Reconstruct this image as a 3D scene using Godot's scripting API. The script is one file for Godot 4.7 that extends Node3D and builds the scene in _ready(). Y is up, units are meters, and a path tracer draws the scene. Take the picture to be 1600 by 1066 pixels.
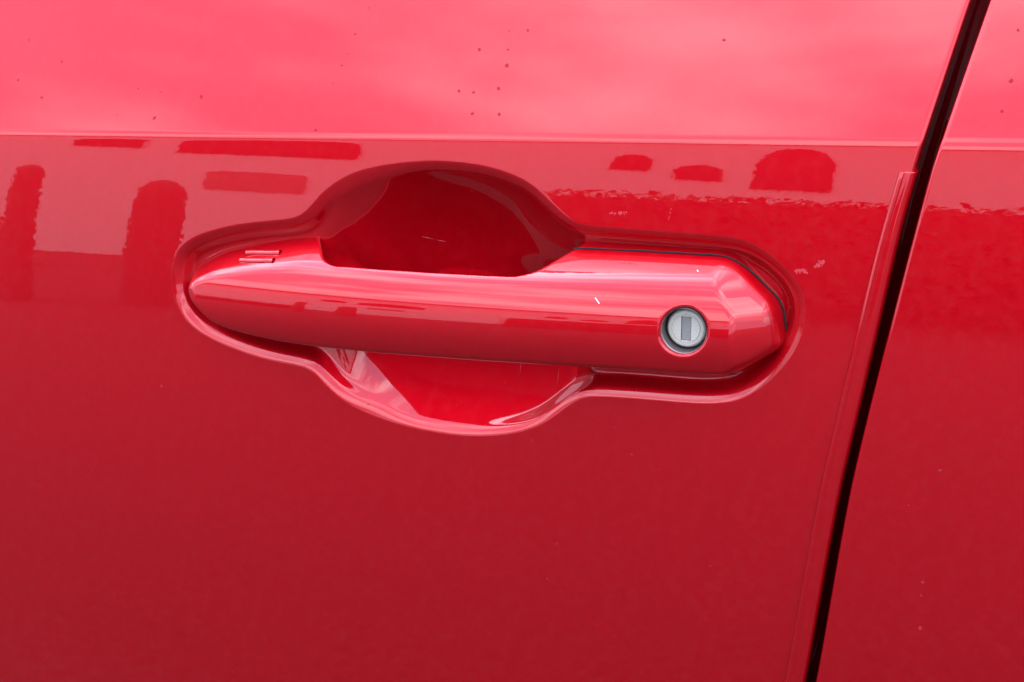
extends Node3D
# A close view of the handle on a red car's front door. Lengths of the car are in millimetres from O, a point on the door sheet.

const MM := 0.001
const O := Vector3(0, 0.93, 0)
const CREASE_A := 74.74
const CREASE_B := 0.04205
const BOWL_C := Vector2(-33.0, 13.5)
const BOWL_R := Vector2(47.5, 47.5)
const GRIP_SLOPE := 0.033

var rng := RandomNumberGenerator.new()

# ------------------------------------------------------------------ small tools
func ss(a: float, b: float, x: float) -> float:
	var t := clampf((x - a) / (b - a), 0.0, 1.0)
	return t * t * (3.0 - 2.0 * t)

func smax(a: float, b: float, k: float) -> float:
	var h := maxf(k - absf(a - b), 0.0) / k
	return maxf(a, b) + h * h * k * 0.25

func tag(n: Node, label: String, category := "", group := "", kind := "") -> void:
	if label: n.set_meta("label", label)
	if category: n.set_meta("category", category)
	if group: n.set_meta("group", group)
	if kind: n.set_meta("kind", kind)

func put(called: String, mesh: Mesh, m: Material, parent: Node) -> MeshInstance3D:
	var o := MeshInstance3D.new()
	o.name = called
	o.mesh = mesh
	for i in mesh.get_surface_count():
		o.set_surface_override_material(i, m)
	parent.add_child(o, true)
	return o

func mesh_of(v: PackedVector3Array, n: PackedVector3Array, idx: PackedInt32Array) -> ArrayMesh:
	var a := []
	a.resize(Mesh.ARRAY_MAX)
	a[Mesh.ARRAY_VERTEX] = v
	a[Mesh.ARRAY_NORMAL] = n
	a[Mesh.ARRAY_INDEX] = idx
	var me := ArrayMesh.new()
	me.add_surface_from_arrays(Mesh.PRIMITIVE_TRIANGLES, a)
	return me

# a smooth curve through knots, as a table of steps of ST from the first knot on
func table(xs: Array, ys: Array, st: float, blur: int) -> PackedFloat64Array:
	var out := PackedFloat64Array()
	var n := int((xs[-1] - xs[0]) / st) + 1
	var k := 0
	for i in n:
		var x: float = xs[0] + i * st
		while k < xs.size() - 2 and x > xs[k + 1]: k += 1
		var h: float = xs[k + 1] - xs[k]
		var t: float = (x - xs[k]) / h
		var m0: float = (ys[k + 1] - ys[k]) / h if k == 0 else (ys[k + 1] - ys[k - 1]) / (xs[k + 1] - xs[k - 1])
		var m1: float = (ys[k + 1] - ys[k]) / h if k == xs.size() - 2 else (ys[k + 2] - ys[k]) / (xs[k + 2] - xs[k])
		var t2 := t * t
		var t3 := t2 * t
		out.append((2 * t3 - 3 * t2 + 1) * ys[k] + (t3 - 2 * t2 + t) * h * m0 + (3 * t2 - 2 * t3) * ys[k + 1] + (t3 - t2) * h * m1)
	for b in blur:
		var c := out.duplicate()
		for i in range(1, n - 1): out[i] = (c[i - 1] + 2 * c[i] + c[i + 1]) * 0.25
	return out

func look(t: PackedFloat64Array, x0: float, st: float, x: float) -> float:
	var f := clampf((x - x0) / st, 0.0, t.size() - 1.001)
	var i := int(f)
	return lerpf(t[i], t[i + 1], f - i)

# ------------------------------------------------------------------ the door's own shape
var prof := PackedFloat64Array()      # depth of the sheet by height over the crease, steps of 0.1 mm from -620
const P0 := -620.0

func make_profile() -> void:
	# lean of the sheet in degrees, by height over the crease
	var hs := [-620.0, -260.0, -200.0, -75.0, -45.0, -12.0, -1.6, 1.6, 60.0, 240.0]
	var es := [-7.0, -3.0, -1.5, 4.5, 6.4, 9.0, 10.6, 21.5, 22.5, 25.0]
	var z := 0.0
	var k := 0
	var last := 0.0
	var lean := PackedFloat64Array()
	for i in 8601:
		var t := P0 + i * 0.1
		while k < hs.size() - 2 and t > hs[k + 1]: k += 1
		lean.append(lerpf(es[k], es[k + 1], clampf((t - hs[k]) / (hs[k + 1] - hs[k]), 0, 1)))
	for b in 2:
		var acc := PackedFloat64Array()
		acc.resize(lean.size() + 1)
		for i in lean.size(): acc[i + 1] = acc[i] + lean[i]
		for i in lean.size():
			var w := 6
			var dist := absf(P0 + i * 0.1)
			if dist > 6.0: w = int(clampf(dist * 2.5, 6, 120))
			var lo := maxi(i - w, 0)
			var hi := mini(i + w, lean.size() - 1)
			lean[i] = (acc[hi + 1] - acc[lo]) / (hi - lo + 1)
	for i in lean.size():
		var s := tan(deg_to_rad(lean[i]))
		if i > 0: z -= (s + last) * 0.05
		last = s
		prof.append(z)
	var z0 := look(prof, P0, 0.1, -78.0)
	for i in prof.size(): prof[i] -= z0

func crease(x: float) -> float:
	return CREASE_A + CREASE_B * x

func sheet(x: float, y: float) -> float:
	return look(prof, P0, 0.1, y - crease(x))

var rim := PackedVector2Array()
var sd := PackedFloat32Array()        # distance into the pressed recess, on a coarse grid
const SX := -160.0
const SY := -50.0
const SH := 1.25
const SW := 226
const SN := 102

func make_recess() -> void:
	var c := [Vector2(-147.6, 10.2), Vector2(-146.6, 18.9), Vector2(-142.8, 25.3), Vector2(-133.7, 30.6), Vector2(-119.1, 35.0), Vector2(-104.8, 37.6), Vector2(-92.6, 39.6), Vector2(-86.7, 43.4),
		Vector2(-80.6, 50.4), Vector2(-70.6, 57.6), Vector2(-57.3, 62.0), Vector2(-38.9, 64.8), Vector2(-25.9, 65.2), Vector2(-13.0, 64.3), Vector2(-1.2, 61.5), Vector2(6.3, 58.0), Vector2(12.8, 53.0),
		Vector2(19.0, 48.2), Vector2(25.5, 45.5), Vector2(41.3, 45.2), Vector2(64.9, 45.2), Vector2(81.3, 44.9), Vector2(90.6, 42.3), Vector2(98.6, 37.3), Vector2(104.4, 31.8), Vector2(107.7, 25.8),
		Vector2(108.7, 19.1), Vector2(107.6, 11.0), Vector2(103.6, 2.6), Vector2(97.3, -5.5), Vector2(91.6, -10.6), Vector2(84.0, -14.6), Vector2(72.0, -16.5), Vector2(54.9, -17.0), Vector2(33.0, -18.0), Vector2(26.2, -20.2), Vector2(20.0, -25.3),
		Vector2(13.0, -30.9), Vector2(3.3, -35.4), Vector2(-9.7, -38.4), Vector2(-22.9, -39.5), Vector2(-36.3, -39.0), Vector2(-49.9, -37.4), Vector2(-63.0, -34.2), Vector2(-74.0, -29.2), Vector2(-80.6, -23.6),
		Vector2(-85.2, -19.9), Vector2(-91.5, -18.7), Vector2(-104.7, -17.7), Vector2(-119.2, -14.8), Vector2(-132.5, -10.6), Vector2(-141.3, -5.0), Vector2(-146.1, 2.4)]
	var n := c.size()
	for i in n:
		var a: Vector2 = c[(i + n - 1) % n]
		var b: Vector2 = c[i]
		var d: Vector2 = c[(i + 1) % n]
		var e: Vector2 = c[(i + 2) % n]
		for j in 4: rim.append(b.cubic_interpolate(d, a, e, j / 4.0))
	for b in 2:
		var old := rim.duplicate()
		var m := rim.size()
		for i in m: rim[i] = (old[(i + m - 1) % m] + 2.0 * old[i] + old[(i + 1) % m]) * 0.25
	sd.resize(SW * SN)
	var m := rim.size()
	for j in SN:
		for i in SW:
			var p := Vector2(SX + i * SH, SY + j * SH)
			var best := 1e9
			for k in m:
				var q := Geometry2D.get_closest_point_to_segment(p, rim[k], rim[(k + 1) % m])
				best = minf(best, p.distance_squared_to(q))
			best = sqrt(best)
			sd[j * SW + i] = best if Geometry2D.is_point_in_polygon(p, rim) else -best

func recess_in(x: float, y: float) -> float:
	var fx := (x - SX) / SH
	var fy := (y - SY) / SH
	if fx < 1.0 or fy < 1.0 or fx >= SW - 3 or fy >= SN - 3: return -20.0
	var i := int(fx)
	var j := int(fy)
	var a := fx - i
	var b := fy - j
	var b1 := 1.0 - b
	var wy0 := b1 * b1 * b1 / 6.0
	var wy3 := b * b * b / 6.0
	var wy1 := (3.0 * b * b * b - 6.0 * b * b + 4.0) / 6.0
	var a1 := 1.0 - a
	var wx0 := a1 * a1 * a1 / 6.0
	var wx3 := a * a * a / 6.0
	var wx1 := (3.0 * a * a * a - 6.0 * a * a + 4.0) / 6.0
	var wx2 := 1.0 - wx0 - wx1 - wx3
	var at := (j - 1) * SW + i - 1
	var r0 := wx0 * sd[at] + wx1 * sd[at + 1] + wx2 * sd[at + 2] + wx3 * sd[at + 3]
	at += SW
	var r1 := wx0 * sd[at] + wx1 * sd[at + 1] + wx2 * sd[at + 2] + wx3 * sd[at + 3]
	at += SW
	var r2 := wx0 * sd[at] + wx1 * sd[at + 1] + wx2 * sd[at + 2] + wx3 * sd[at + 3]
	at += SW
	var r3 := wx0 * sd[at] + wx1 * sd[at + 1] + wx2 * sd[at + 2] + wx3 * sd[at + 3]
	return wy0 * r0 + wy1 * r1 + (1.0 - wy0 - wy1 - wy3) * r2 + wy3 * r3

var wall := PackedFloat64Array()      # depth of the slot round the handle by distance from its rim
var bowl := PackedFloat64Array()      # depth of the hand bowl likewise


func make_wall() -> void:
	var z := 0.0
	var q := 0.0
	for i in 900:
		var d := i * 0.05
		var lip := 21.0 * ss(-0.2, 0.8, d) + 10.0 * ss(0.8, 3.6, d)
		z += tan(deg_to_rad((lip + 24.0 * ss(3.2, 4.6, d)) * (1.0 - ss(5.4, 9.0, d)))) * 0.05
		q += tan(deg_to_rad(minf(lip + 12.0 * ss(3.2, 4.6, d), maxf(0.0, 43.0 - 0.8 * (d - 3.4))))) * 0.05
		bowl.append(q)
		wall.append(z)

func recess_depth(x: float, y: float) -> float:
	var d := recess_in(x, y)
	if d < -0.5: return 0.0
	d = maxf(d, 0.0)
	var m := ss(-90.0, lerpf(-50.0, -71.0, ss(4.0, 26.0, y)), x) * (1.0 - ss(19.0, 34.0, x))
	if m <= 0.0: return look(wall, 0.0, 0.05, d)
	var deep := look(bowl, 0.0, 0.05, d * (0.68 + 0.32 * ss(-64.0, -34.0, x)))
	var right := ss(-30.0, -4.0, x) * (1.0 - ss(6.0, 30.0, y))
	if right > 0.0:
		var e := y + 39.5 - 0.002 * (x + 25.0) * (x + 25.0)
		e = lerpf(d, maxf(e, d), ss(2.5, 6.0, d))
		deep = lerpf(deep, look(bowl, 0.0, 0.05, e), right)
	return lerpf(look(wall, 0.0, 0.05, d), deep, m)

var edge_t := PackedFloat64Array()
var rear_t := PackedFloat64Array()

func make_edges() -> void:
	edge_t = table([-620.0, -300.0, -140.0, -113.0, -45.0, -12.0, 19.0, 49.0, 71.0, 99.0, 127.0, 160.0, 330.0], [95.0, 100.0, 112.6, 116.0, 123.4, 128.3, 132.9, 137.2, 141.4, 147.6, 154.0, 161.6, 203.0], 1.0, 12)
	rear_t = table([-620.0, -300.0, -140.0, -113.0, -45.0, -12.0, 19.0, 49.0, 71.7, 99.5, 127.0, 160.0, 330.0], [99.0, 104.5, 117.6, 121.0, 127.9, 132.7, 137.8, 142.8, 146.9, 153.2, 159.9, 168.0, 209.5], 1.0, 12)

func front_edge(y: float) -> float: return look(edge_t, -620.0, 1.0, y)
func rear_edge(y: float) -> float: return look(rear_t, -620.0, 1.0, y)

func steps(a: float, b: float, s0: float, s1: float) -> Array:
	# positions from A on to B (B left out), step growing from S0 to S1
	var out := []
	var x := a
	while x < b - 0.5 * s0:
		out.append(x)
		x += lerpf(s0, s1, (x - a) / (b - a))
	return out

func rows() -> Array:
	var t := []
	for v in steps(128.0, 600.0, 1.5, 60.0): t.append(-v)
	t.reverse()
	t.append_array(steps(-126.0, -6.0, 0.45, 0.45))
	t.append_array(steps(-6.0, 6.0, 0.25, 0.25))
	t.append_array(steps(6.0, 60.0, 0.7, 0.9))
	t.append_array(steps(60.0, 232.0, 4.0, 25.0))
	return t

var ripple := FastNoiseLite.new()
var ripple_amount := 0.0

func rippled(n: Vector3, p: Vector3) -> Vector3:
	# the fine waviness of sprayed lacquer
	if ripple_amount == 0.0: return n
	var q := p * 1000.0
	return (n + Vector3(ripple.get_noise_3dv(q), ripple.get_noise_3dv(q + Vector3(91, 17, 43)), 0.0) * ripple_amount).normalized()

func grid_mesh(pts: PackedVector3Array, w: int, h: int, keep: PackedByteArray, flip := false) -> Array:
	# the mesh of a grid of points, split in two by KEEP (1 = into the second); normals from the neighbours
	var n := PackedVector3Array()
	n.resize(w * h)
	for j in h:
		for i in w:
			var a := pts[j * w + mini(i + 1, w - 1)] - pts[j * w + maxi(i - 1, 0)]
			var b := pts[mini(j + 1, h - 1) * w + i] - pts[maxi(j - 1, 0) * w + i]
			n[j * w + i] = rippled((b.cross(a) if flip else a.cross(b)).normalized(), pts[j * w + i])
	var out := []
	for part in (2 if keep.size() else 1):
		var idx := PackedInt32Array()
		var remap := PackedInt32Array()
		remap.resize(w * h)
		remap.fill(-1)
		var v2 := PackedVector3Array()
		var n2 := PackedVector3Array()
		for j in h - 1:
			for i in w - 1:
				if keep.size() and keep[j * w + i] != part: continue
				var q := [j * w + i, (j + 1) * w + i, (j + 1) * w + i + 1, j * w + i + 1]
				for k in 4:
					var g: int = q[k]
					if remap[g] < 0:
						remap[g] = v2.size()
						v2.append(pts[g])
						n2.append(n[g])
					q[k] = remap[g]
				if flip: idx.append_array(PackedInt32Array([q[0], q[2], q[1], q[0], q[3], q[2]]))
				else: idx.append_array(PackedInt32Array([q[0], q[1], q[2], q[0], q[2], q[3]]))
		out.append(mesh_of(v2, n2, idx))
	return out

func place(x: float, y: float, z: float) -> Vector3:
	return O + Vector3(x, y, z) * MM

func front_door_meshes() -> Array:
	var xs := []
	for v in steps(270.0, 900.0, 2.0, 60.0): xs.append(-v)
	xs.reverse()
	xs.append_array(steps(-268.0, -152.0, 0.6, 0.6))
	xs.append_array(steps(-152.0, 111.0, 0.45, 0.45))
	var fixed := xs.size()
	var ts := rows()
	var hem := 9
	var across := 32
	var w := fixed + across + hem
	var h := ts.size()
	var pts := PackedVector3Array()
	pts.resize(w * h)
	var keep := PackedByteArray()
	keep.resize(w * h)
	var r := 1.6
	for j in h:
		var t: float = ts[j]
		for i in fixed:
			var x: float = xs[i]
			if t < -128.0: x = minf(x, lerpf(x, x - 14.0, ss(60.0, 111.0, x)))
			var y := crease(x) + t
			var z := sheet(x, y)
			if t > -126.0 and t < -2.0 and x > -152.0:
				z -= recess_depth(x, y)
				if recess_in(x, y) > 0.0: keep[j * w + i] = 1
			pts[j * w + i] = place(x, y, z)
		var start: float = 111.0 if t >= -128.0 else 97.0
		var ye := crease(125.0) + t
		for k in 3: ye = crease(front_edge(ye)) + t
		var xe := front_edge(ye)
		for i in across:
			var f := float(i) / (across - 1)
			f = 1.0 - (1.0 - f) * (1.0 - f * 0.4) if false else f
			var x := lerpf(start, xe - r, f)
			var y := crease(x) + t
			pts[j * w + fixed + i] = place(x, y, sheet(x, y) if t < -128 or t > -2 else sheet(x, y) - recess_depth(x, y))
		for i in hem:
			var x: float
			var dz: float
			if i < 7:
				var a := PI * 0.5 * (i + 1) / 7.0
				x = xe - r + r * sin(a)
				dz = r * (1.0 - cos(a))
			else:
				x = xe
				dz = r + (14.0 if i == 7 else 40.0)
			pts[j * w + fixed + across + i] = place(x, crease(x) + t, sheet(x, crease(x) + t) - dz)
	return grid_mesh(pts, w, h, keep)

func rear_door_mesh() -> Mesh:
	var ts := rows()
	var h := ts.size()
	var hem := 9
	var offs := steps(0.0, 75.0, 0.7, 0.8)
	offs.append_array(steps(75.0, 620.0, 3.0, 60.0))
	var w: int = hem + offs.size()
	var pts := PackedVector3Array()
	pts.resize(w * h)
	var r := 1.3
	for j in h:
		var t: float = ts[j]
		var ye := crease(140.0) + t
		for k in 3: ye = crease(rear_edge(ye)) + t
		var xe := rear_edge(ye)
		for i in w:
			var x: float
			var dz := 0.0
			if i < 2:
				x = xe
				dz = r + (40.0 if i == 0 else 14.0)
			elif i < hem:
				var a := PI * 0.5 * (hem - i) / 7.0
				x = xe + r - r * sin(a)
				dz = r * (1.0 - cos(a))
			else:
				x = xe + r + offs[i - hem]
			pts[j * w + i] = place(x, crease(x) + t - 0.9 * ss(-3.0, 3.0, t), sheet(x, crease(x) + t) - dz)
	return grid_mesh(pts, w, h, PackedByteArray())[0]

func guard_mesh() -> Mesh:
	# a moulding clipped over the door's edge: cross-section of (distance outwards from the edge, height over the sheet)
	var ps := [Vector2(-6.0, -0.4), Vector2(-5.95, 0.5), Vector2(-5.6, 1.05), Vector2(-5.0, 1.3), Vector2(-4.3, 1.3), Vector2(-3.9, 1.1), Vector2(-3.6, 0.85), Vector2(-3.2, 0.8), Vector2(-2.0, 0.85), Vector2(-0.9, 0.6), Vector2(0.0, 0.1), Vector2(0.6, -0.6), Vector2(1.0, -1.6), Vector2(1.1, -3.0), Vector2(1.1, -9.0)]
	var h := 150
	var rings := h + 2
	var w := ps.size()
	var pts := PackedVector3Array()
	for j in rings:
		var f := clampf(float(j) / (h - 1), 0.0, 1.0)
		var y := lerpf(-330.0, 70.6, f)
		var squeeze := lerpf(1.0, 0.82, ss(0.0, 70.0, y))
		for i in w:
			var p: Vector2 = ps[i]
			var x := front_edge(y) + (p.x * squeeze if p.x < 0.0 else p.x)
			var up := p.y
			if j >= h: up = minf(p.y, 0.75) if j == h else -9.0
			elif j == h - 1: up = p.y
			var yy := y + (0.4 if j >= h else 0.0)
			pts.append(place(x, yy, sheet(x, yy) + up))
	return grid_mesh(pts, w, rings, PackedByteArray())[0]

# ------------------------------------------------------------------ the pull handle, cut from a field
var top_t := PackedFloat64Array()
var bottom_t := PackedFloat64Array()

func handle_field(p: Vector3) -> float:
	var u := p.x
	var v := p.y - GRIP_SLOPE * p.x
	var w := p.z
	var bow := (u + 10.0) * (u + 10.0) / (1500.0 if u < -10.0 else 3000.0)
	var arc := sqrt(maxf(1218.0 - (v - 6.4) * (v - 6.4), 1.0)) - 34.9
	var f := (w - (16.0 - bow + arc)) * 0.92
	var dv := clampf(v - 16.0, 0.0, 2.33)
	var dl := clampf(1.0 - v, 0.0, 4.0)
	var u0 := 85.5 - 0.15 * dv * dv - 0.7 * maxf(0.0, v - 18.33) - 0.12 * dl * dl
	f = smax(f, (w - (13.0 + arc - 0.75 * (u - u0))) * 0.76, 0.9)
	f = smax(f, (v - look(top_t, -150.0, 0.5, u)) * 0.87 + (w + 6.0) * 0.49, 1.6)
	f = smax(f, (look(bottom_t, -150.0, 0.5, u) - v) * 0.97 + (w - 8.0) * 0.24, 1.6)
	f = smax(f, (-142.0 - u) * 0.9 + (w + 6.0) * 0.43, 3.5)
	if u > 60.0:
		f = smax(f, (0.67 * u + 0.74 * v - 80.9) * 0.97 + (w + 6.0) * 0.2, 2.2)
		f = smax(f, (0.985 * u + 0.17 * v - 101.3) * 0.96 + (w + 6.0) * 0.24, 3.0)
		f = smax(f, (0.6 * u - 0.8 * v - 58.6) * 0.97 + (w + 6.0) * 0.22, 3.0)
		var r := sqrt((u - 68.6) * (u - 68.6) + (v - 11.4) * (v - 11.4))
		f = smax(f, -maxf(r - 8.15, 3.0 - w), 1.5)
	f = maxf(f, -11.0 - w)
	# the open space for the fingers behind the grip
	var hollow := smax(w - (7.6 - (26.0 - v) * 0.12 - bow), (-77.0 + (w - 1.0) * 0.65 - u) * 0.84, 5.0)
	hollow = smax(hollow, (u - 15.0 + (w - 1.0) * 0.95) * 0.72, 6.0)
	f = smax(f, -hollow, 1.6)
	return f

func handle_mesh() -> Mesh:
	top_t = table([-150.0, -142.0, -139.0, -132.7, -125.0, -110.0, -96.0, -82.0, -40.0, 19.0, 50.0, 110.0], [9.0, 16.5, 19.4, 23.3, 26.3, 29.6, 31.9, 33.4, 34.9, 35.3, 35.3, 34.3], 0.5, 30)
	bottom_t = table([-150.0, -138.0, -133.0, -129.5, -125.7, -116.0, -107.0, -93.0, -79.0, -60.0, -39.0, 0.0, 50.0, 110.0], [20.0, 12.0, 8.0, 4.8, 2.0, -0.8, -2.4, -4.0, -4.9, -5.5, -5.8, -5.8, -5.2, -4.8], 0.5, 30)
	var c := 0.65
	var lo := Vector3(-147.0, -17.0, -10.5)
	var nx := int(254.0 / c)
	var ny := int(58.0 / c)
	var nz := int(29.0 / c)
	var vals := PackedFloat32Array()
	vals.resize((nx + 1) * (ny + 1) * (nz + 1))
	vals.fill(9.0)
	var sy := nx + 1
	var sz := (nx + 1) * (ny + 1)
	var B := 6
	var reach := c * B * 0.5 * 1.74 * 1.6 + 0.8
	var live := {}
	for bz in range(0, nz + 1, B):
		for by in range(0, ny + 1, B):
			for bx in range(0, nx + 1, B):
				var d := handle_field(lo + Vector3(bx + B * 0.5, by + B * 0.5, bz + B * 0.5) * c)
				var near := absf(d) < reach
				for k in range(bz, mini(bz + B, nz + 1)):
					for j in range(by, mini(by + B, ny + 1)):
						for i in range(bx, mini(bx + B, nx + 1)):
							vals[k * sz + j * sy + i] = handle_field(lo + Vector3(i, j, k) * c) if near else d
	var at := {}
	var v := PackedVector3Array()
	var n := PackedVector3Array()
	for k in nz:
		for j in ny:
			for i in nx:
				var o := k * sz + j * sy + i
				var a0 := vals[o]
				if absf(a0) > 3.0: continue
				var inside := 0
				var q := [a0, vals[o + 1], vals[o + sy], vals[o + sy + 1], vals[o + sz], vals[o + sz + 1], vals[o + sz + sy], vals[o + sz + sy + 1]]
				for m in 8: inside += 1 if q[m] < 0.0 else 0
				if inside == 0 or inside == 8: continue
				var sum := Vector3.ZERO
				var cnt := 0
				for e in [[0, 1], [2, 3], [4, 5], [6, 7], [0, 2], [1, 3], [4, 6], [5, 7], [0, 4], [1, 5], [2, 6], [3, 7]]:
					var fa: float = q[e[0]]
					var fb: float = q[e[1]]
					if (fa < 0.0) != (fb < 0.0):
						var pa := Vector3(e[0] & 1, (e[0] >> 1) & 1, e[0] >> 2)
						var pb := Vector3(e[1] & 1, (e[1] >> 1) & 1, e[1] >> 2)
						sum += pa.lerp(pb, fa / (fa - fb))
						cnt += 1
				var p := lo + (Vector3(i, j, k) + sum / cnt) * c
				var g := Vector3.ZERO
				for it in 2:
					var h := 0.12
					var d := handle_field(p)
					g = Vector3(handle_field(p + Vector3(h, 0, 0)) - handle_field(p - Vector3(h, 0, 0)), handle_field(p + Vector3(0, h, 0)) - handle_field(p - Vector3(0, h, 0)), handle_field(p + Vector3(0, 0, h)) - handle_field(p - Vector3(0, 0, h))) / (2.0 * h)
					if it == 0: p -= g * clampf(d / maxf(g.length_squared(), 0.05), -0.5, 0.5)
				at[o] = v.size()
				v.append(place(p.x, p.y, p.z))
				n.append(rippled(g.normalized(), v[-1]))
	var idx := PackedInt32Array()
	var hop := [1, sy, sz]
	for o in at:
		for ax in 3:
			var s1: int = hop[(ax + 1) % 3]
			var s2: int = hop[(ax + 2) % 3]
			var e: int = hop[ax]
			if (vals[o] < 0.0) == (vals[o + e] < 0.0): continue
			if not (at.has(o - s1) and at.has(o - s2) and at.has(o - s1 - s2)): continue
			var a: int = at[o]
			var b: int = at[o - s1]
			var cc: int = at[o - s1 - s2]
			var d: int = at[o - s2]
			var fn := (v[b] - v[a]).cross(v[cc] - v[a])
			if fn.dot(n[a] + n[b] + n[cc] + n[d]) > 0.0: idx.append_array(PackedInt32Array([a, cc, b, a, d, cc]))
			else: idx.append_array(PackedInt32Array([a, b, cc, a, cc, d]))
	return mesh_of(v, n, idx)

# ------------------------------------------------------------------ turned and swept pieces
func lathe(ps: Array, c: Vector3, seg := 96) -> Mesh:
	# profile of (radius, height along z) turned round an axis along z through C (millimetres); flat shading between profile points
	var st := SurfaceTool.new()
	st.begin(Mesh.PRIMITIVE_TRIANGLES)
	for k in ps.size() - 1:
		var a: Vector2 = ps[k]
		var b: Vector2 = ps[k + 1]
		var dn := Vector2(a.y - b.y, b.x - a.x)   # (radial, axial), outwards for profiles that run outwards then back
		dn = dn.normalized()
		for i in seg:
			var t0 := TAU * i / seg
			var t1 := TAU * (i + 1) / seg
			var q := []
			for e in [[a, t0], [b, t0], [b, t1], [a, t1]]:
				var pr: Vector2 = e[0]
				q.append([c + Vector3(pr.x * cos(e[1]), pr.x * sin(e[1]), pr.y), Vector3(dn.x * cos(e[1]), dn.x * sin(e[1]), dn.y)])
			for m in [0, 2, 1, 0, 3, 2]:
				st.set_normal(q[m][1])
				st.add_vertex(place(q[m][0].x, q[m][0].y, q[m][0].z))
	return st.commit()

func tube(path: Array, r: float, seg := 10) -> Mesh:
	var pts := PackedVector3Array()
	for i in path.size():
		var d: Vector3 = (path[mini(i + 1, path.size() - 1)] - path[maxi(i - 1, 0)]).normalized()
		var s := d.cross(Vector3(0, 0, 1)).normalized()
		var u := s.cross(d)
		for k in seg + 1:
			var a := TAU * k / seg
			var p: Vector3 = path[i] + (s * cos(a) + u * sin(a)) * r
			pts.append(place(p.x, p.y, p.z))
	return grid_mesh(pts, seg + 1, path.size(), PackedByteArray())[0]

func keyway_face(c: Vector3, half: Vector2, r: float, z: float, deep: float) -> Mesh:
	# a round face with a rectangular opening and the opening's walls
	var st := SurfaceTool.new()
	st.begin(Mesh.PRIMITIVE_TRIANGLES)
	var angs := []
	for i in 96: angs.append(TAU * i / 96.0)
	for s in [Vector2(1, 1), Vector2(-1, 1), Vector2(-1, -1), Vector2(1, -1)]: angs.append(fposmod(atan2(half.y * s.y, half.x * s.x), TAU))
	angs.sort()
	for i in angs.size():
		var a: float = angs[i]
		var b: float = angs[(i + 1) % angs.size()]
		var q := []
		for t in [a, b]:
			var d := Vector2(cos(t), sin(t))
			var k := minf(half.x / maxf(absf(d.x), 1e-6), half.y / maxf(absf(d.y), 1e-6))
			q.append([d * k, d * r])
		var v := func(p: Vector2, zz: float): return place(c.x + p.x, c.y + p.y, zz)
		st.set_normal(Vector3(0, 0, 1))
		for p in [q[0][0], q[1][1], q[0][1], q[0][0], q[1][0], q[1][1]]: st.add_vertex(v.call(p, z))
		var mid: Vector2 = (q[0][0] + q[1][0]) * 0.5
		var wn := Vector3(-signf(mid.x), 0, 0) if absf(absf(mid.x) - half.x) < 0.02 else Vector3(0, -signf(mid.y), 0)
		st.set_normal(wn)
		for e in [[q[0][0], z], [q[1][0], z - deep], [q[1][0], z], [q[0][0], z], [q[0][0], z - deep], [q[1][0], z - deep]]: st.add_vertex(v.call(e[0], e[1]))
	return st.commit()

func block(lo: Vector3, hi: Vector3, bev: float) -> Mesh:
	# a box with chamfered edges, in millimetres
	var st := SurfaceTool.new()
	st.begin(Mesh.PRIMITIVE_TRIANGLES)
	var c := (lo + hi) * 0.5
	var h := (hi - lo) * 0.5
	var pts := PackedVector3Array()
	for s in 8:
		var d := Vector3(1 if s & 1 else -1, 1 if s & 2 else -1, 1 if s & 4 else -1)
		for ax in 3:
			var e := h
			for k in 3:
				if k != ax: e[k] -= bev
			pts.append(place(c.x + d.x * e.x, c.y + d.y * e.y, c.z + d.z * e.z))
	var hull := ConvexPolygonShape3D.new()
	hull.points = pts
	return hull_mesh(pts, place(c.x, c.y, c.z))

func hull_mesh(pts: PackedVector3Array, mid: Vector3) -> Mesh:
	# brute force hull of a few points, flat faces
	var st := SurfaceTool.new()
	st.begin(Mesh.PRIMITIVE_TRIANGLES)
	var n := pts.size()
	var done := {}
	for a in n:
		for b in range(a + 1, n):
			for c in range(b + 1, n):
				var nn := (pts[b] - pts[a]).cross(pts[c] - pts[a])
				if nn.length() < 1e-14: continue
				nn = nn.normalized()
				if nn.dot(pts[a] - mid) < 0.0: nn = -nn
				var ok := true
				for k in n:
					if nn.dot(pts[k] - pts[a]) > 1e-7: ok = false
				if not ok: continue
				var key := "%d %d %d %d" % [roundi(nn.x * 500), roundi(nn.y * 500), roundi(nn.z * 500), roundi(nn.dot(pts[a]) * 2e6)]
				if done.has(key): continue
				done[key] = true
				var face := []
				for k in n:
					if absf(nn.dot(pts[k] - pts[a])) < 1e-7: face.append(pts[k])
				var fc := Vector3.ZERO
				for p in face: fc += p
				fc /= face.size()
				var ux: Vector3 = (face[0] - fc).normalized()
				var uy := nn.cross(ux)
				face.sort_custom(func(p, q): return atan2(uy.dot(p - fc), ux.dot(p - fc)) > atan2(uy.dot(q - fc), ux.dot(q - fc)))
				st.set_normal(nn)
				for k in range(1, face.size() - 1):
					st.add_vertex(face[0])
					st.add_vertex(face[k])
					st.add_vertex(face[k + 1])
	return st.commit()

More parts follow.
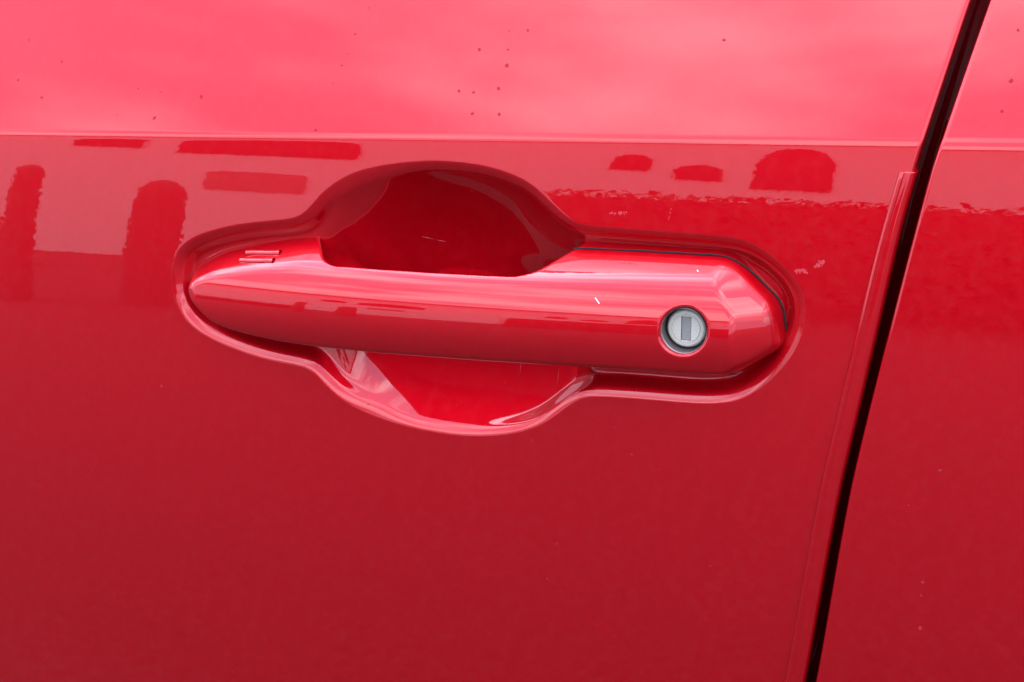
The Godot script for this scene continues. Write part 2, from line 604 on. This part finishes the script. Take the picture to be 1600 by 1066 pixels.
func patch(outline: Array, lift: float, onto: SurfaceTool = null, deep_too := true) -> Mesh:
	# a thin irregular flake that lies on the door sheet
	var st := onto
	if st == null:
		st = SurfaceTool.new()
		st.begin(Mesh.PRIMITIVE_TRIANGLES)
	var c := Vector2.ZERO
	for p in outline: c += p
	c /= outline.size()
	var at := func(p: Vector2, up: float): return place(p.x, p.y, sheet(p.x, p.y) - (recess_depth(p.x, p.y) if deep_too else 0.0) + up)
	var lean := deg_to_rad(22.0 if c.y > crease(c.x) else 5.0)
	var nn := Vector3(0, sin(lean), cos(lean))
	for i in outline.size():
		var a: Vector2 = outline[i]
		var b: Vector2 = outline[(i + 1) % outline.size()]
		var tri := [c, a, b] if (a - c).cross(b - c) < 0.0 else [c, b, a]
		for k in 3:
			st.set_normal(nn)
			st.add_vertex(at.call(tri[k], lift if k == 0 else lift * 0.4))
	return null if onto else st.commit()

func blob(c: Vector2, r: float) -> Array:
	var out := []
	var n := 9
	var ph := rng.randf() * TAU
	for i in n:
		var a := TAU * i / n
		var k := r * (0.75 + 0.3 * sin(2.0 * a + ph) * rng.randf() + 0.35 * rng.randf())
		out.append(c + Vector2(cos(a) * k * 1.15, sin(a) * k))
	return out

# ------------------------------------------------------------------ materials
func noise_image(size: int, freq: float, oct: int, seed: int) -> Image:
	var f := FastNoiseLite.new()
	f.seed = seed
	f.frequency = freq
	f.fractal_octaves = oct
	return f.get_seamless_image(size, size)

func paint(albedo: Color, rough: float) -> StandardMaterial3D:
	var m := StandardMaterial3D.new()
	m.albedo_color = albedo
	m.roughness = rough
	m.metallic_specular = 0.5
	return m

func plain(lin: Color, rough: float, metal := 0.0) -> StandardMaterial3D:
	var m := StandardMaterial3D.new()
	m.albedo_color = lin.linear_to_srgb()
	m.roughness = rough
	m.metallic = metal
	return m

func sky_image() -> Image:
	var w := 1024
	var h := 512
	var img := Image.create_empty(w, h, false, Image.FORMAT_RGBF)
	var f := FastNoiseLite.new()
	f.seed = 11
	f.frequency = 0.9
	f.fractal_octaves = 5
	var g := FastNoiseLite.new()
	g.seed = 5
	g.frequency = 0.35
	g.fractal_octaves = 3
	for j in h:
		var el := PI * (0.5 - (j + 0.5) / h)
		for i in w:
			var az := TAU * ((i + 0.5) / w - 0.5)
			var d := Vector3(sin(az) * cos(el), sin(el), -cos(az) * cos(el))
			if d.y < 0.0:
				img.set_pixel(i, j, Color(0.3, 0.3, 0.3))
				continue
			var tilt := d.y + 0.12 * d.x
			var p := Vector3(d.x * 2.2, tilt * 8.0, d.z * 2.2)
			var c := 0.5 + 0.75 * f.get_noise_3dv(p) + 0.45 * g.get_noise_3dv(p * 1.3 + Vector3(7, 3, 1))
			c = ss(0.22, 0.95, c)
			var base := 0.86 + 1.1 * d.y
			var blue := Color(0.66, 0.80, 1.2) * (base * 0.7)
			var cloud := Color(1.0, 1.03, 1.18) * (base * 1.55)
			var near := d.dot(Vector3(4.6, 6.2, 3.4).normalized())
			var q := blue.lerp(cloud, c) * (1.0 + 1.5 * exp((near - 1.0) * 7.0))
			img.set_pixel(i, j, Color(q.r, q.g, q.b))
	return img

# ------------------------------------------------------------------ what the paint mirrors, behind the photographer
func leafy(c: Vector3, half: Vector3, count: int, size: float, round_shape: bool) -> Mesh:
	var st := SurfaceTool.new()
	st.begin(Mesh.PRIMITIVE_TRIANGLES)
	for i in count:
		var d := Vector3(rng.randf_range(-1, 1), rng.randf_range(-1, 1), rng.randf_range(-1, 1))
		if round_shape: d = d.normalized() * pow(rng.randf(), 0.35)
		var p := c + d * half
		var a := Vector3(rng.randf_range(-1, 1), rng.randf_range(-1, 1), rng.randf_range(-1, 1)).normalized()
		var b := a.cross(Vector3(rng.randf_range(-1, 1), rng.randf_range(-1, 1), rng.randf_range(-1, 1)).normalized())
		var s := size * rng.randf_range(0.6, 1.4)
		st.set_normal((p - c + Vector3(0, 0.2, 0)).normalized())
		for q in [p - a * s, p + b * s * 0.6, p + a * s, p - a * s, p + a * s, p - b * s * 0.6]: st.add_vertex(q)
	return st.commit()

func spot(az: float, dist: float) -> Vector3:
	# a place on the ground, AZ degrees round from the door's outward direction towards the car's front
	var a := deg_to_rad(az)
	return Vector3(-sin(a) * dist, 0, cos(a) * dist)

func box(size: Vector3, at: Vector3, called: String, m: Material, parent: Node) -> MeshInstance3D:
	var b := BoxMesh.new()
	b.size = size
	var o := put(called, b, m, parent)
	o.position = at
	return o

func surroundings() -> void:
	var asphalt := plain(Color(0.027, 0.026, 0.025), 0.9)
	var grain := noise_image(512, 0.05, 4, 21)
	var gt := Image.create_empty(512, 512, false, Image.FORMAT_RGB8)
	for j in 512:
		for i in 512:
			var v := 0.65 + 0.5 * grain.get_pixel(i, j).r
			gt.set_pixel(i, j, Color(v * 0.85, v * 0.85, v * 0.85))
	asphalt.albedo_texture = ImageTexture.create_from_image(gt)
	asphalt.uv1_triplanar = true
	asphalt.uv1_world_triplanar = true
	asphalt.uv1_scale = Vector3.ONE * 1.1
	var ground := PlaneMesh.new()
	ground.size = Vector2(400, 400)
	var go := put("ground", ground, asphalt, self)
	tag(go, "grey asphalt parking ground beside the red car", "ground", "", "structure")

	var render_wall := plain(Color(0.82, 0.8, 0.77), 0.9)
	var slate := plain(Color(0.035, 0.033, 0.034), 0.8)
	var blind := plain(Color(0.03, 0.03, 0.032), 0.8)
	var shutter := plain(Color(0.22, 0.21, 0.2), 0.8)
	var hall := Node3D.new()
	hall.name = "white_hall"
	add_child(hall, true)
	hall.position = spot(20.0, 25.0)
	hall.rotation.y = deg_to_rad(-20.0)
	tag(hall, "long white rendered hall with dark windows across the parking ground", "building")
	box(Vector3(30.0, 7.8, 9.0), Vector3(-1.5, 3.9, 4.5), "wall", render_wall, hall)
	var roof := PrismMesh.new()
	roof.size = Vector3(10.0, 1.6, 31.0)
	var ro := put("roof", roof, slate, hall)
	ro.rotation.y = PI / 2
	ro.position = Vector3(-1.5, 8.61, 4.5)
	# windows: (from, to) round from the door's outward direction, (sill, head) in degrees of height as seen from the door
	for e in [[37.2, 34.7, 8.2, 10.6, 0], [33.4, 26.7, 8.0, 11.4, 0], [32.0, 28.3, 4.2, 5.9, 1], [17.0, 15.5, 8.3, 10.5, 0], [14.5, 12.7, 7.5, 9.3, 0], [11.5, 8.6, 6.9, 12.1, 0]]:
		var x0 := -25.0 * tan(deg_to_rad(e[0] - 20.0))
		var x1 := -25.0 * tan(deg_to_rad(e[1] - 20.0))
		var far: float = 25.0 / cos(deg_to_rad((e[0] + e[1]) * 0.5 - 20.0))
		var y0 := 0.95 + far * tan(deg_to_rad(e[2]))
		var y1 := 0.95 + far * tan(deg_to_rad(e[3]))
		var rise := (y1 - y0) * (0.5 if e[4] == 0 else 0.1)
		var pts := PackedVector2Array([Vector2(x0, y0), Vector2(x1, y0)])
		for k in 13:
			var an := PI * k / 12.0
			pts.append(Vector2((x0 + x1) * 0.5 + (x1 - x0) * 0.5 * cos(an), y1 - rise + rise * sin(an)))
		var wdw := CSGPolygon3D.new()
		wdw.name = "window"
		wdw.polygon = pts
		wdw.depth = 0.12
		wdw.material = shutter if e[4] else blind
		wdw.position = Vector3(0, 0, 0.06)
		hall.add_child(wdw, true)

	var stone := plain(Color(0.06, 0.055, 0.05), 0.9)
	for e in [[39.0, 9.0, 0.085, 1.76, "slim dark gate pillar with a rounded top, nearer the car's nose"], [34.0, 9.0, 0.15, 1.62, "stout dark gate pillar with a rounded top, facing the door handle"]]:
		var g := Node3D.new()
		g.name = "gate_pillar"
		add_child(g, true)
		g.position = spot(e[0], e[1])
		tag(g, e[4], "gate pillar", "gate pillars by the parking ground")
		var sh := CylinderMesh.new()
		sh.top_radius = e[2]
		sh.bottom_radius = e[2] * 1.25
		sh.height = e[3] - e[2]
		put("shaft", sh, stone, g).position.y = (e[3] - e[2]) * 0.5
		var cap := SphereMesh.new()
		cap.radius = e[2]
		cap.height = e[2] * 2.0
		var co := put("cap", cap, stone, g)
		co.position.y = e[3] - e[2]
		co.scale = Vector3(1, 1.6, 1)

	var leaf := plain(Color(0.035, 0.055, 0.02), 0.7)
	var bark := plain(Color(0.06, 0.045, 0.035), 0.9)
	var hedge := Node3D.new()
	hedge.name = "hedge"
	add_child(hedge, true)
	hedge.position = spot(4.0, 13.0)
	hedge.rotation.y = deg_to_rad(-4.0)
	tag(hedge, "dark clipped hedge along the edge of the parking ground", "hedge")
	box(Vector3(6.8, 2.2, 0.8), Vector3(0, 1.1, 0), "inner_branches", bark, hedge)
	var lv := put("leaves", leafy(Vector3(0, 1.2, 0), Vector3(3.5, 1.15, 0.5), 14000, 0.055, false), leaf, hedge)
	lv.set_meta("kind", "stuff")
	var low := Node3D.new()
	low.name = "low_hedge"
	add_child(low, true)
	low.position = spot(39.5, 17.0)
	low.rotation.y = deg_to_rad(-39.5)
	tag(low, "low dark hedge at the foot of the white hall, behind the gate pillars", "hedge")
	box(Vector3(3.4, 0.8, 0.6), Vector3(-1.5, 0.4, 0), "inner_branches", bark, low)
	lv = put("leaves", leafy(Vector3(-1.5, 0.56, 0), Vector3(1.9, 0.54, 0.45), 6000, 0.05, false), leaf, low)
	lv.set_meta("kind", "stuff")


# ------------------------------------------------------------------ the scene
func _ready() -> void:
	rng.seed = 7
	var cam := Camera3D.new()
	cam.name = "camera"
	add_child(cam)
	cam.look_at_from_position(O + Vector3(189.37, 158.77, 520.3) * MM, O)
	cam.fov = 25.06
	cam.near = 0.05
	cam.far = 500.0
	cam.current = true

	var env := Environment.new()
	var sky := Sky.new()
	var pano := PanoramaSkyMaterial.new()
	pano.panorama = ImageTexture.create_from_image(sky_image())
	sky.sky_material = pano
	env.background_mode = Environment.BG_SKY
	env.sky = sky
	env.tonemap_mode = Environment.TONE_MAPPER_LINEAR
	env.tonemap_exposure = 2.6
	env.sdfgi_enabled = true
	env.ssao_enabled = true
	env.ssil_enabled = true
	var we := WorldEnvironment.new()
	we.name = "world_environment"
	we.environment = env
	add_child(we)

	var sun := DirectionalLight3D.new()
	sun.name = "sun"
	sun.light_energy = 0.15
	sun.light_angular_distance = 40.0
	sun.light_color = Color(1.0, 0.97, 0.93)
	sun.shadow_enabled = true
	add_child(sun)
	sun.look_at_from_position(Vector3(4.6, 6.2, 3.4), Vector3.ZERO)

	make_profile()
	make_recess()
	make_wall()
	make_edges()

	# red paint: metal flakes with their fine grain under clear lacquer, and a thin uneven film of road dust
	var tex := Image.create_empty(1024, 1024, false, Image.FORMAT_RGB8)
	var coarse := noise_image(1024, 0.016, 6, 3)
	for j in 1024:
		for i in 1024:
			var v := 1.0 + rng.randf_range(-0.12, 0.12) + 0.09 * (coarse.get_pixel((i * 2 + 300) % 1024, (j * 2 + 500) % 1024).r - 0.5)
			var dust := 0.0045 * ss(0.4, 0.8, coarse.get_pixel(i, j).r)
			tex.set_pixel(i, j, Color(0.41 * v + dust * 0.3, 0.0006 + dust * 0.5, 0.006 * v + dust * 0.45).linear_to_srgb())
	var red := StandardMaterial3D.new()
	red.albedo_texture = ImageTexture.create_from_image(tex)
	red.metallic = 0.65
	red.roughness = 0.5
	red.metallic_specular = 0.1
	red.clearcoat_enabled = true
	red.clearcoat = 1.0
	red.clearcoat_roughness = 0.01
	red.uv1_triplanar = true
	red.uv1_world_triplanar = true
	red.uv1_scale = Vector3.ONE * 9.0
	ripple.seed = 4
	ripple.frequency = 0.45
	ripple.fractal_octaves = 2
	ripple_amount = 0.0015

	var car := Node3D.new()
	car.name = "red_car"
	add_child(car)
	tag(car, "glossy red car with a long pull handle and key lock on its front door", "car")

	var skins := front_door_meshes()
	var door := put("front_door", skins[0], red, car)
	tag(door, "red front door with a pressed recess behind its pull handle")
	put("handle_recess", skins[1], red, door)
	var rear := put("rear_door", rear_door_mesh(), red, car)
	tag(rear, "red rear door beyond the dark gap")

	var pillar := put("door_pillar", block(Vector3(-880, -540, -110), Vector3(740, 300, -80), 1.0), red, car)
	tag(pillar, "red body pillar deep in the gap between the doors")
	var guard := put("edge_guard", guard_mesh(), red, door)
	tag(guard, "red moulding clipped over the lower door edge")

	var handle := put("door_handle", handle_mesh(), red, car)
	tag(handle, "long red pull handle with a silver key lock at its rear end")

	# the lock
	var lc := Vector3(68.6, 13.66, 0.0)
	var grey := noise_image(256, 0.06, 4, 31)
	var gt := Image.create_empty(256, 256, false, Image.FORMAT_RGB8)
	for j in 256:
		for i in 256:
			var v := 0.84 + 0.16 * grey.get_pixel(i, j).r
			gt.set_pixel(i, j, Color(minf(v, 1), minf(v, 1), minf(v, 1)))
	var silver := plain(Color(0.66, 0.645, 0.56), 0.42, 0.35)
	silver.albedo_texture = ImageTexture.create_from_image(gt)
	silver.uv1_triplanar = true
	silver.uv1_world_triplanar = true
	silver.uv1_scale = Vector3.ONE * 90.0
	var cyl := put("lock_cylinder", lathe([Vector2(5.0, 8.75), Vector2(5.05, 8.45), Vector2(5.25, 8.45), Vector2(5.3, 8.7), Vector2(6.3, 8.6), Vector2(6.8, 8.2), Vector2(7.05, 7.5), Vector2(7.05, 3.0)], lc), silver, handle)
	tag(cyl, "round silver lock cylinder")
	put("lock_face", keyway_face(lc, Vector2(1.85, 4.4), 5.0, 8.75, 1.2), silver, handle)
	var shutter := silver.duplicate()
	shutter.albedo_color = Color(0.33, 0.33, 0.32).linear_to_srgb()
	put("keyhole_shutter", block(lc + Vector3(-1.72, -4.28, 6.0), lc + Vector3(1.72, 4.28, 8.15), 0.12), shutter, handle)
	var sleeve := plain(Color(0.2, 0.18, 0.18), 0.35, 0.6)
	put("lock_sleeve", lathe([Vector2(8.2, 12.3), Vector2(8.0, 12.1), Vector2(7.95, 3.6), Vector2(7.0, 3.4)], lc), sleeve, handle)

	# two raised marks on the top of the handle's front mount
	for e in [[Vector2(-113.5, 24.0), Vector2(-97.3, 25.6)], [Vector2(-114.5, 21.5), Vector2(-98.2, 23.2)]]:
		var path := []
		for i in 13:
			var p: Vector2 = e[0].lerp(e[1], i / 12.0)
			var z := 12.0
			for k in 60:
				if handle_field(Vector3(p.x, p.y, z)) < 0.0: break
				z -= 0.25
			path.append(Vector3(p.x, p.y, z - 0.95))
		put("raised_mark", tube(path, 1.5, 16), red, handle)

	# grey gasket round the handle's rear foot
	var foot := []
	for i in 110:
		var an := deg_to_rad(lerpf(158.0, -78.0, i / 109.0))
		var p := Vector3(76.0, 14.0, -5.8)
		for k in 400:
			if handle_field(p) > 0.2: break
			p += Vector3(cos(an), sin(an), 0) * 0.2
		foot.append(p)
	var gasket_m := plain(Color(0.02, 0.021, 0.022), 0.95)
	gasket_m.metallic_specular = 0.15
	put("gasket", tube(foot, 0.32), gasket_m, handle)

	# dried specks and scuffs on the doors
	var speck_m := plain(Color(0.28, 0.02, 0.028), 0.8)
	speck_m.metallic_specular = 0.1
	var st := SurfaceTool.new()
	st.begin(Mesh.PRIMITIVE_TRIANGLES)
	for e in [[Vector2(-137.6, 83.7), 1.1], [Vector2(-157.8, 74.7), 1.0], [Vector2(-167.4, 85.6), 0.6], [Vector2(-156.7, 84.8), 0.5], [Vector2(-213.7, 80.2), 0.9], [Vector2(-226.9, 86.6), 0.8], [Vector2(-206.6, 94.7), 0.7], [Vector2(-224.6, 102.7), 0.6], [Vector2(-175.6, 75.2), 0.5],
		[Vector2(-84.6, 73.7), 0.8], [Vector2(-77.3, 97.7), 0.6], [Vector2(-73.4, 109.4), 0.6], [Vector2(-69.3, 119.1), 0.45], [Vector2(-75.3, 102.0), 0.5], [Vector2(-80.1, 91.0), 0.5], [Vector2(-20.5, 82.7), 0.9], [Vector2(-9.8, 82.9), 0.9], [Vector2(-9.3, 100.1), 1.1], [Vector2(-9.7, 105.7), 0.7],
		[Vector2(-10.1, 112.3), 0.5], [Vector2(-21.1, 105.4), 0.9], [Vector2(-11.4, 91.9), 1.0], [Vector2(-27.1, 90.3), 0.9], [Vector2(-21.2, 90.1), 0.8], [Vector2(-46.0, 93.5), 0.4], [Vector2(-2.8, 112.7), 0.8], [Vector2(71.4, 111.5), 0.9], [Vector2(-153.6, -33.9), 0.9], [Vector2(-119.3, -21.4), 0.5],
		[Vector2(9.0, -37.6), 0.6], [Vector2(41.0, -28.8), 0.5], [Vector2(48.0, -38.3), 0.6], [Vector2(79.4, -78.0), 0.5], [Vector2(19.5, -78.0), 0.5], [Vector2(15.7, -93.2), 0.6]]:
		patch(blob(e[0], e[1] * 0.68), 0.07, st)
	for i in 60:
		patch(blob(Vector2(rng.randf_range(-240, 130), rng.randf_range(-180, 125)), rng.randf_range(0.12, 0.3)), 0.05, st)
	put("dried_specks", st.commit(), speck_m, door).set_meta("kind", "stuff")
	st = SurfaceTool.new()
	st.begin(Mesh.PRIMITIVE_TRIANGLES)
	for e in [[Vector2(170.1, 117.7), 0.6], [Vector2(169.5, 101.7), 0.9], [Vector2(167.5, 92.0), 0.7], [Vector2(155.9, -90.1), 1.1], [Vector2(155.4, -77.6), 0.6], [Vector2(155.5, -72.4), 0.8], [Vector2(158.3, -30.4), 0.8], [Vector2(148.6, -44.5), 0.5]]:
		patch(blob(e[0], e[1] * 0.68), 0.07, st)
	put("dried_specks", st.commit(), speck_m, rear).set_meta("kind", "stuff")

	# hair scratches in the bowl
	st = SurfaceTool.new()
	st.begin(Mesh.PRIMITIVE_TRIANGLES)
	for e in [[Vector2(-46.0, 32.6), Vector2(-40.5, 31.4)], [Vector2(-40.0, 31.2), Vector2(-35.5, 30.6)], [Vector2(14.0, -13.0), Vector2(14.3, -19.0)], [Vector2(-2.0, -12.0), Vector2(-1.7, -17.0)]]:
		var side: Vector2 = (e[1] - e[0]).orthogonal().normalized() * 0.09
		patch([e[0], e[0].lerp(e[1], 0.5) + side, e[1], e[0].lerp(e[1], 0.5) - side], 0.12, st)
	put("hair_scratches", st.commit(), plain(Color(0.45, 0.06, 0.08), 0.5), door).set_meta("kind", "stuff")

	var scuff_m := plain(Color(0.4, 0.022, 0.035), 0.42)
	for e in [[Vector2(103.5, 33.6), Vector2(108.2, 35.6), 11, 0.75], [Vector2(110.6, 36.6), Vector2(113.4, 38.4), 9, 0.8], [Vector2(35.6, 50.4), Vector2(43.0, 50.6), 14, 0.55], [Vector2(57.5, 49.0), Vector2(58.8, 55.5), 7, 0.22]]:
		st = SurfaceTool.new()
		st.begin(Mesh.PRIMITIVE_TRIANGLES)
		for i in e[2]:
			patch(blob(e[0].lerp(e[1], rng.randf()) + Vector2(rng.randf_range(-1, 1), rng.randf_range(-1, 1)) * e[3], e[3] * rng.randf_range(0.3, 1.1)), 0.05 + 0.004 * i, st, false)
		tag(put("scuff_mark", st.commit(), scuff_m, door), "pale scuff in the red paint")

	# lint lying on the handle
	var fluff := plain(Color(0.6, 0.57, 0.5), 0.8)
	var fl := put("lint", tube([place_on(35.9, 22.7), place_on(36.8, 21.9), place_on(37.7, 20.9)], 0.24, 8), fluff, self)
	tag(fl, "tiny white sliver of lint on the front of the red handle, above the lock", "lint")
	var dot := put("paint_fleck", tube([place_on(70.2, 33.3), place_on(70.5, 33.0), place_on(70.8, 32.8)], 0.22, 8), fluff, self)
	tag(dot, "tiny pale dot of dust on the sloping top of the red handle", "dust")

	surroundings()

func place_on(x: float, y: float) -> Vector3:
	var z := 20.0
	for k in 200:
		if handle_field(Vector3(x, y, z)) < 0.0: break
		z -= 0.15
	return Vector3(x, y, z + 0.15)
